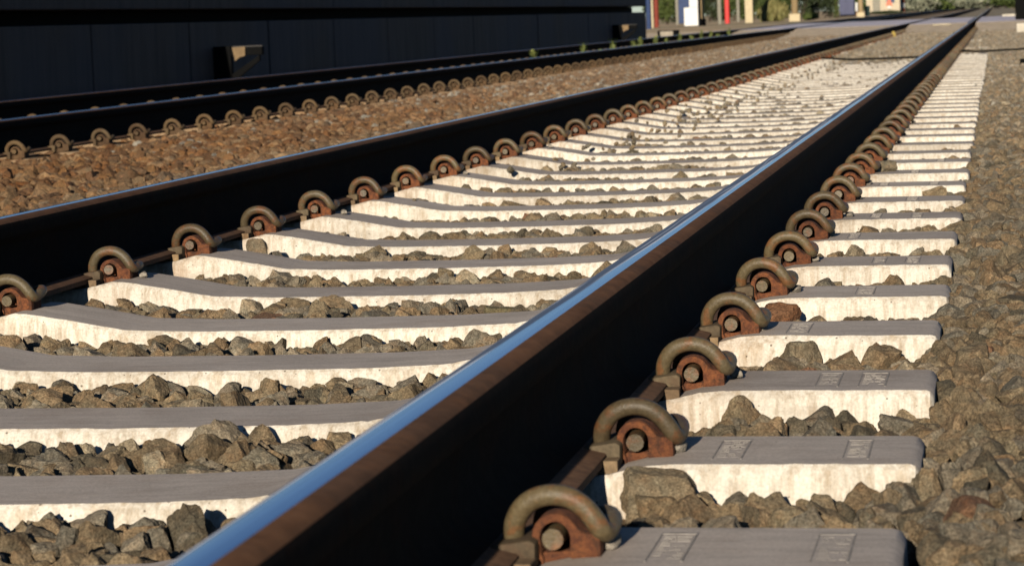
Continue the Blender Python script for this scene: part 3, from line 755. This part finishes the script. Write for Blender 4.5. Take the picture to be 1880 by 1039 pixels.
o = mb.build("crossing_end_block", M_PANEL); o.location = (0.1, 60.9, -0.01); tag(o, "pale end block of the level crossing between the near rails", "block")

# ------------------------------------------------------------------ dark wall beside the second track
WX = -5.85
wall = empty("platform_wall", (WX, 12, -0.2), "long dark panelled wall with a black groove beside the second track", "wall")
J0, JP = 20.517, 2.655
js = [J0 + JP * k for k in range(-5, 14)]
for k in range(len(js) - 1):
    mb = MB(); dxr = random.uniform(-0.006, 0.006)
    mb.box(-0.16 + dxr, dxr, js[k] + 0.018 - 12, js[k + 1] - 0.018 - 12, 0.0, 0.868, 0.006); mb.build("panel", M_WALL, wall)
L0, L1 = js[0] - 12, js[-1] - 12
mb = MB(); mb.box(-0.5, -0.28, L0, L1, 0, 0.985); mb.build("backing", M_BLACK, wall)  # backing coloured black to paint the groove's shade
for k in range(0, len(js) - 1, 2):
    mb = MB(); mb.box(-0.5, 0.012, js[k] + 0.006 - 12, js[min(k + 2, len(js) - 1)] - 0.006 - 12, 0.988, 1.40, 0.012); mb.build("coping", M_WALL, wall)
mb = MB(); mb.box(-3.5, -0.51, L0, L1, 0, 1.395); mb.build("platform_fill", M_WALL, wall)
M_TANB = mat_plain("tan front piece", (0.2, 0.135, 0.07), 0.85, 0.25, 8)
def bracket(y, label, s=1.0):
    r = empty("wall_bracket", (WX, y, 0.0), label, "bracket", "brackets on the dark wall")
    mb = MB(); mb.box(0.002, 0.17 * s, -0.03, 0.05, 0.02, 0.44, 0.006); mb.build("post", M_BLACK, r)
    mb = MB(); mb.box(0.172 * s, 0.47 * s, -0.03, 0.05, 0.35, 0.425, 0.006); mb.build("arm", M_BLACK, r)
    mb = MB(); mb.add([(0.172 * s, y_, z) for y_ in (-0.02, 0.03) for z in (0.10, 0.18)] + [(0.44 * s, y_, z) for y_ in (-0.02, 0.03) for z in (0.30, 0.348)],
                      [(0, 1, 3, 2), (4, 6, 7, 5), (0, 4, 5, 1), (2, 3, 7, 6), (0, 2, 6, 4), (1, 5, 7, 3)]); mb.build("brace", M_BLACK, r)
    mb = MB(); mb.prism_y([(0.19 * s, 0.425), (0.315 * s, 0.43), (0.31 * s, 0.345), (0.26 * s, 0.335), (0.215 * s, 0.30)], -0.05, -0.033); mb.build("board", M_TANB, r)  # tan piece in front of the near-black arm
    mb = MB(); mb.box(0.19 * s, 0.475 * s, -0.034, 0.09, 0.427, 0.438); mb.build("top_plate", mat_plain("grey steel", (0.04, 0.036, 0.033), 0.7), r)
    return r
bracket(23.9, "black wall bracket with a tan front piece, closer of the two on the wall")
bracket(50.1, "small black wall bracket with a tan front piece near the wall's far end")
o = boxthing("equipment_box", "low black box standing at the far end of the dark wall", "box", -5.75, -5.33, 56.1, 56.5, -0.05, 0.27, M_BLACK)
mb = MB(); mb.box(-.16, .12, -.22, -.205, .16, .3, .004); mb.build("cover_plate", mat_plain("grey plate", (0.3, 0.26, 0.2), 0.7), o)

# ------------------------------------------------------------------ plants
def leafmat(name, a, b):
    t = NT(name); at = t.n.new("ShaderNodeAttribute"); at.attribute_name = "shade"
    t.col(t.ramp(at.outputs["Fac"], [(0.0, a), (1.0, b)])).set(Roughness=0.7)
    return t.m
M_LEAF = leafmat("green leaves", (0.03, 0.05, 0.012), (0.1, 0.125, 0.03))
M_LEAFD = leafmat("dark leaves", (0.012, 0.02, 0.008), (0.045, 0.06, 0.018))
M_LEAFY = leafmat("dry yellow green grass", (0.11, 0.11, 0.03), (0.26, 0.22, 0.085))
M_LEAFG = leafmat("haze-greyed leaves", (0.12, 0.135, 0.09), (0.27, 0.265, 0.18))  # leaf colour paled and greyed to imitate distance haze
M_WEED = leafmat("weed leaves", (0.08, 0.1, 0.025), (0.19, 0.21, 0.06))
M_BARK = mat_plain("bark", (0.08, 0.06, 0.042), 0.9, 0.3)
def leaf_cloud(name, n, sx, sy, sz, size, mat, parent, seed, zc=0.0, clumps=14, upright=False):
    rg = np.random.default_rng(seed)
    cc = rg.normal(size=(clumps, 3)); cc /= np.linalg.norm(cc, axis=1)[:, None]; cc *= rg.uniform(0.35, 0.85, (clumps, 1))
    ci = rg.integers(0, clumps, n); p = cc[ci] + rg.normal(0, 0.17, (n, 3)); p = p * np.array((sx, sy, sz)) + np.array((0, 0, zc))
    p[:, 2] = np.maximum(p[:, 2], 0.02)
    a = rg.normal(size=(n, 3)); a /= np.linalg.norm(a, axis=1)[:, None]
    if upright: a = a * 0.25 + np.array((0, 0, 1.0))
    b = np.cross(a, rg.normal(size=(n, 3))); b /= np.linalg.norm(b, axis=1)[:, None]
    s = size * rg.uniform(0.6, 1.3, (n, 1)); wd = 0.28 if upright else 0.5
    Q = np.stack([p - a * s, p + b * s * wd, p + a * s, p - b * s * wd], 1).reshape(-1, 3)
    me = bpy.data.meshes.new(name); me.from_pydata(Q.tolist(), [], np.arange(4 * n).reshape(-1, 4).tolist())
    at = me.attributes.new("shade", 'FLOAT', 'POINT'); at.data.foreach_set("value", np.repeat(np.clip(rg.random(n) * 0.5 + rg.random(clumps)[ci] * 0.5, 0, 1), 4).astype(np.float32))
    me.materials.append(mat); return link(name, me, parent)
def bush(x, y, z, sx, sz, label, mat, seed, n=1500, size=0.09, upright=False, name="bush", cat="bush"):
    r = empty(name, (x, y, z), label, cat)
    leaf_cloud("foliage", n, sx, sx, sz, size, mat, r, seed, zc=sz * 0.9, upright=upright, clumps=18)
    mb = MB()
    for k in range(5):
        a = k * 1.3; mb.tube([(0.05 * math.cos(a), 0.05 * math.sin(a), -0.05), (sx * .3 * math.cos(a), sx * .3 * math.sin(a), sz * .7), (sx * .5 * math.cos(a), sx * .5 * math.sin(a), sz * 1.3)], [0.03, 0.02, 0.008], 6)
    mb.build("stems", M_BARK, r); return r
def tree(x, y, z, h, cr, label, mat, seed, n=2600, size=0.22):
    r = empty("tree", (x, y, z), label, "tree", "hazy trees along the horizon")
    mb = MB(); mb.tube([(0, 0, -.2), (0.1, 0.05, h * .3), (0, 0.1, h * .7), (0.15, 0, h * .95)], [0.22, 0.17, 0.1, 0.03], 8)
    rr = random.Random(seed)
    for k in range(7):
        a = rr.uniform(0, 6.3); z0 = h * rr.uniform(.25, .6)
        mb.tube([(0, 0, z0), (cr * .4 * math.cos(a), cr * .4 * math.sin(a), z0 + cr * .35), (cr * .8 * math.cos(a), cr * .8 * math.sin(a), z0 + cr * .7)], [0.09, 0.05, 0.015], 6)
    mb.build("trunk", M_BARK, r, 60)
    leaf_cloud("crown", n, cr, cr, h * .42, size, mat, r, seed, zc=h * .55, clumps=30); return r
GZ0 = 0.12
def at(px, dist):                                   # lateral position on a sight line, used once to lay out the far background
    k = (px - 940) / 4883.16
    return CAMX + dist * (-0.1811 + 0.9826 * k) / (0.9786 + 0.1788 * k)
bush(at(1240, 150), 150, GZ0, 0.55, 1.0, "leafy green bush between the red post and the blue panel", M_LEAF, 1)
bush(at(1318, 170), 170, GZ0, 0.75, 1.3, "dark bush behind the white cabinet", M_LEAFD, 2)
bush(at(1362, 175), 175, GZ0, 0.9, 1.1, "green bush behind the red and grey posts", M_LEAF, 3)
bush(at(1432, 132), 132, GZ0, 0.8, 0.55, "yellow green clump of dry grass beside the cream post", M_LEAFY, 4, 2200, 0.16, True, "grass_clump", "grass clump")
bush(at(1424, 150), 150, GZ0, 0.7, 1.2, "mid green bush above the dry grass clump", M_LEAF, 5)
bush(at(1488, 152), 152, GZ0, 0.7, 1.2, "dark bush just right of the brown post", M_LEAFD, 6)
bush(at(1513, 156), 156, GZ0, 0.8, 1.3, "dark bush in the middle of the thicket", M_LEAFD, 7)
bush(at(1537, 160), 160, GZ0, 0.7, 1.3, "dark bush beside the dark blue cabinet", M_LEAFD, 8)
bush(at(1549, 150), 150, GZ0, 0.14, 1.0, "slim yellow green shrub left of the dark blue cabinet", M_LEAF, 9, 500)
bush(at(1500, 135), 135, GZ0, 0.45, 0.2, "low green plant in front of the dark thicket", M_LEAF, 10, 700)
for k, (px, d, w, h, mt, lab) in enumerate([(1262, 200, 1.2, 1.5, M_LEAFD, "dark bush behind the blue panel"), (1292, 205, 1.2, 1.5, M_LEAF, "mid green bush behind the white cabinet"), (1342, 210, 1.3, 1.5, M_LEAFD, "dark bush behind the red post"),
        (1385, 205, 1.3, 1.4, M_LEAF, "green bush behind the cream post"), (1412, 200, 1.0, 1.3, M_LEAFD, "dark bush left of the dry grass clump"), (1452, 190, 1.1, 1.4, M_LEAF, "green bush behind the brown post"), (1222, 190, 1.0, 1.4, M_LEAFD, "dark bush behind the dull red post"), (1582, 260, 1.3, 1.2, M_LEAF, "green bush between the blue cabinet and the cream building")]):
    bush(at(px, d), d, GZ0, w, h, lab, mt, 300 + k, 1600, 0.16)
rg = random.Random(3)
for k, (px, dist, h, cr, mt) in enumerate([(1690, 330, 7, 3.2, M_LEAFG), (1712, 400, 9, 4.5, M_LEAF), (1738, 430, 9, 4.5, M_LEAFG), (1765, 480, 10, 5.5, M_LEAFG), (1792, 520, 10, 6, M_LEAFG), (1822, 520, 11, 6.5, M_LEAFG), (1850, 420, 9, 5, M_LEAFG), (1876, 380, 9, 4.5, M_LEAFG), (1655, 330, 6, 2.6, M_LEAF)]):
    tree(at(px, dist), dist, 0, h, cr, ["pale tree right of the red and white post", "green tree left of the rails' vanishing point, tallest there", "hazy tree second left of the rails' vanishing point", "hazy tree just left of the rails' vanishing point", "hazy tree straight above the rails' vanishing point", "hazy tree just right of the rails' vanishing point", "hazy tree left of the black mast", "hazy tree behind the black mast", "green tree behind the orange sign"][k], mt, 40 + k)
for k, (px, d, w, h, mt, lab) in enumerate([(1688, 300, 3.2, .8, M_LEAFG, "pale bush just right of the red and white post"), (1716, 330, 3.4, 1.0, M_LEAF, "green bush between the pale bush and the far rails"), (1745, 350, 3.6, .9, M_LEAFG, "grey green bush left of the far rails, under the hazy trees"),
        (1775, 380, 4.2, 1.1, M_LEAFG, "hazy bush closing the view above the far rails"), (1808, 400, 4.5, 1.1, M_LEAFG, "hazy bush just right of the far rails"), (1842, 330, 3.6, 1.0, M_LEAFG, "hazy bush left of the black mast"), (1876, 300, 3.4, .9, M_LEAF, "green bush behind the black mast")]):
    bush(at(px, d), d, 0.0, w, h, lab, mt, 200 + k, 1700, 0.3)
for k, (px, y, h) in enumerate([(995, 33, .22), (1086, 37, .26), (1118, 38.5, .13), (1140, 40, .27), (1178, 43, .2), (1190, 44, .26), (1218, 46, .24), (1238, 48, .2), (1262, 50, .22), (1284, 52, .2), (1302, 54, .27), (1318, 55, .24), (1332, 56, .2), (1352, 57, .27)]):
    r = empty("weed", (-4.25 + .1 * math.sin(k * 2.1), y, -0.01), "green weed growing in the second track, %s from the left" % ordw(k + 1), "weed", "weeds in the second track")
    r.location.x = max(-4.7, min(-3.55, at(px, y)))
    leaf_cloud("leaves", 55, 0.03, 0.05, h * .52, 0.035, M_WEED, r, 70 + k, zc=h * .55, clumps=7)
    mb = MB()
    for q in range(4): mb.tube([(0.01 * q, 0, -.03), (0.02 * q - .03, .02 * q - .03, h * .6), (.04 * q - .06, .03 * q - .04, h)], [.004, .003, .0015], 5)
    mb.build("stem", M_LEAF, r)

# ------------------------------------------------------------------ posts and cabinets beyond the crossing
def post(px, dist, w, h, mat, label, name="post", foot=None, square=False):
    r = empty(name, (at(px, dist), dist, GZ0), label, "post")
    mb = MB()
    if square: mb.box(-w / 2, w / 2, -w / 2, w / 2, -.1, h, 0.015)
    else: mb.tube([(0, 0, -.1), (0, 0, h * .5), (0, 0, h)], w / 2, 14)
    mb.build("shaft", mat, r, 40)
    mb = MB(); mb.box(-w * .62, w * .62, -w * .62, w * .62, h + .002, h + .05, 0.01); mb.build("cap", mat, r)
    if foot: mb = MB(); mb.box(-w * .8, w * .8, -w * .8, w * .8, -.1, foot[0], 0.015); mb.build("base", foot[1], r)
    return r
M_RED = mat_plain("red paint", (0.62, 0.05, 0.045), 0.5, 0.1); M_DRED = mat_plain("dull red paint", (0.2, 0.035, 0.02), 0.7, 0.2)
M_CREAM = mat_plain("cream concrete", (0.52, 0.43, 0.27), 0.85, 0.12, 4); M_TANP = mat_plain("tan timber", (0.32, 0.23, 0.12), 0.85, 0.2, 8)
M_BRN = mat_plain("brown timber", (0.24, 0.17, 0.085), 0.85, 0.2, 8); M_GRY = mat_plain("grey timber", (0.25, 0.23, 0.18), 0.85, 0.2, 8)
M_WHITE = mat_plain("white paint", (0.72, 0.7, 0.66), 0.6, 0.05); M_BLUE = mat_plain("blue paint", (0.02, 0.04, 0.11), 0.6, 0.15); M_BLUEP = mat_plain("dull blue paint", (0.06, 0.065, 0.12), 0.6, 0.15)
M_GREEN = mat_plain("dark green paint", (0.015, 0.035, 0.03), 0.6, 0.15); M_ORANGE = mat_plain("orange paint", (0.7, 0.16, 0.08), 0.5, 0.1)
post(1207, 100, 0.2, 2.6, M_BLUE, "dark blue post at the end of the dark wall", "signal_post")
post(1213.5, 108, 0.1, 2.5, M_CREAM, "thin cream post between the blue post and the dull red post")
post(1221, 112, 0.2, 2.6, M_DRED, "dull red post left of the leafy bush")
post(1259, 140, 0.17, 2.4, M_GRY, "grey timber post on the left of the blue panel")
post(1305, 112, 0.16, 2.5, M_TANP, "tan timber post right of the white cabinet", foot=(0.3, M_BLACK))
post(1300, 111, 0.1, 2.5, M_BLACK, "thin black post touching the white cabinet")
post(1336, 124, 0.2, 2.6, M_GRY, "grey tan post left of the bright red post")
post(1350, 128, 0.24, 2.5, M_RED, "bright red post beside the level crossing")
post(1370, 150, 0.18, 2.5, M_GRY, "thin grey post between the red post and the cream post")
post(1390, 126, 0.36, 2.8, M_CREAM, "thick cream concrete post right of the red post", square=True)
post(1473, 126, 0.32, 2.8, M_BRN, "brown timber post with a pale foot before the dark bushes", foot=(0.34, M_CREAM))
post(1593, 165, 0.3, 2.8, M_TANP, "tan timber post right of the dark blue cabinet", foot=(0.25, M_CREAM))
r = empty("signal_cabinet", (at(1285, 118), 118, GZ0), "white painted stepped cabinet beside the blue panel", "cabinet")
mb = MB(); mb.box(-.31, .31, -.2, .2, -.03, .80, .02); mb.build("lower_box", M_WHITE, r)
mb = MB(); mb.box(-.07, .31, -.18, .2, .802, 1.9, .02); mb.build("upper_box", M_WHITE, r)
mb = MB(); mb.box(-.36, .36, -.25, .25, -.15, -.032, .01); mb.build("plinth", M_GRY, r)
r = empty("blue_hoarding", (at(1272, 140), 140, GZ0), "dark blue panel behind the white cabinet", "panel")
mb = MB(); mb.box(-.33, .33, -.03, .03, .05, 2.2, .01); mb.build("board", M_BLUE, r)
for s in (-1, 1): mb = MB(); mb.box(s * .3 - .03, s * .3 + .03, .032, .09, -.1, 2.2); mb.build("leg", M_GRY, r)
r = empty("blue_cabinet", (at(1568.5, 180), 180, GZ0), "dark blue metal cabinet right of the dark thicket", "cabinet")
mb = MB(); mb.box(-.5, .5, -.4, .4, .1, 2.0, .03); mb.build("body", M_BLUEP, r)
for s in (-1, 1): mb = MB(); mb.box(s * .25 - .2, s * .25 + .2, -.43, -.402, .2, 1.9, .01); mb.build("door", M_BLUEP, r)
mb = MB(); mb.box(-.55, .55, -.45, .45, -.1, .098, .01); mb.build("plinth", M_BLACK, r)
r = empty("bin", (at(1605, 168), 168, GZ0), "small dark green bin right of the tan post", "bin")
mb = MB(); mb.tube([(0, 0, 0), (0, 0, .55)], [.14, .17], 14); mb.build("body", M_GREEN, r, 40); mb = MB(); mb.tube([(0, 0, .552), (0, 0, .6), (0, 0, .63)], [.18, .17, .08], 14); mb.build("lid", M_GREEN, r, 40)
mb = MB(); mb.box(-.06, .06, -.03, .03, 0, .55, .01); o = mb.build("marker_board", M_WHITE, smooth=40); o.location = (at(1585.5, 172), 172, GZ0 + .32); tag(o, "small white marker board between the blue cabinet and tan post", "marker")
mb = MB(); mb.box(-.02, .02, -.02, .02, -.5, -.002); mb.build("stake", M_DRED, o)
M_PLASTER = mat_plain("cream plaster", (0.5, 0.42, 0.3), 0.9, 0.1, 2)
r = empty("house", (at(1634, 235), 235, GZ0), "cream plastered low building behind the crossing", "building")
mb = MB(); mb.box(-1.45, 1.45, 0, 4, -.1, 2.6, .02); mb.build("wall", M_PLASTER, r)
mb = MB(); mb.prism_y([(-1.7, 2.62), (1.7, 2.62), (0, 3.7)], -.3, 4.3); mb.build("roof", M_DRED, r)
mb = MB(); mb.box(-.9, -.25, -.04, -.003, 0, 2.0); mb.build("door", M_GRY, r)
mb = MB(); mb.box(.3, 1.0, -.04, -.003, .9, 1.7); mb.build("window", M_BLUEP, r)
r = empty("warning_sign", (at(1645, 215), 215, GZ0), "orange triangular warning sign on a white foot", "sign")
mb = MB(); mb.box(-.03, .03, -.03, .03, -.1, .55); mb.build("pole", M_GRY, r)
mb = MB(); mb.prism_y([(-.28, .62), (.28, .62), (0.02, 1.25), (-.02, 1.25)], -.03, .01); mb.build("board", M_ORANGE, r)
mb = MB(); mb.box(-.12, .12, -.05, .02, .44, .6, .01); mb.build("foot_plate", M_WHITE, r)
r = empty("barrier_post", (at(1669, 240), 240, GZ0), "red and white banded crossing barrier post", "post")
for k in range(6): mb = MB(); mb.box(-.2, .2, -.15, .15, k * .42 - (.1 if k == 0 else 0), k * .42 + .418, .01); mb.build("band", M_DRED if k % 2 == 0 else M_WHITE, r)
r = empty("hedge", (at(1640, 210), 210, GZ0), "low dark clipped hedge in front of the cream building", "hedge")
leaf_cloud("foliage", 1600, 1.7, .3, .13, .07, M_LEAFD, r, 91, zc=.12, clumps=60)
mb = MB(); mb.box(-1.5, 1.5, -.05, .05, -.05, .12); mb.build("stems", M_BARK, r)
# right side: black mast and pale blocks
r = empty("signal_mast", (1.98, 64.5, -0.02), "thick black signal mast at the right edge", "mast")
mb = MB(); mb.box(-.24, .24, -.12, .12, -.1, 3.2, .02); mb.build("shaft", M_BLACK, r)
mb = MB(); mb.box(-.3, .3, -.2, .2, 3.2, 3.9, .03); mb.build("head", M_BLACK, r)
for (x0, x1, y, z1, lab) in ((1.66, 2.25, 50.0, 0.19, "largest pale concrete block at the right edge below the black mast"), (1.47, 1.98, 82, 0.24, "pale concrete block left of the black mast's foot"), (1.62, 1.86, 66, 0.12, "small pale concrete block in front of the black mast")):
    boxthing("concrete_block", lab, "block", x0, x1, y, y + .5, -0.06, z1, M_CONC, 0.02)
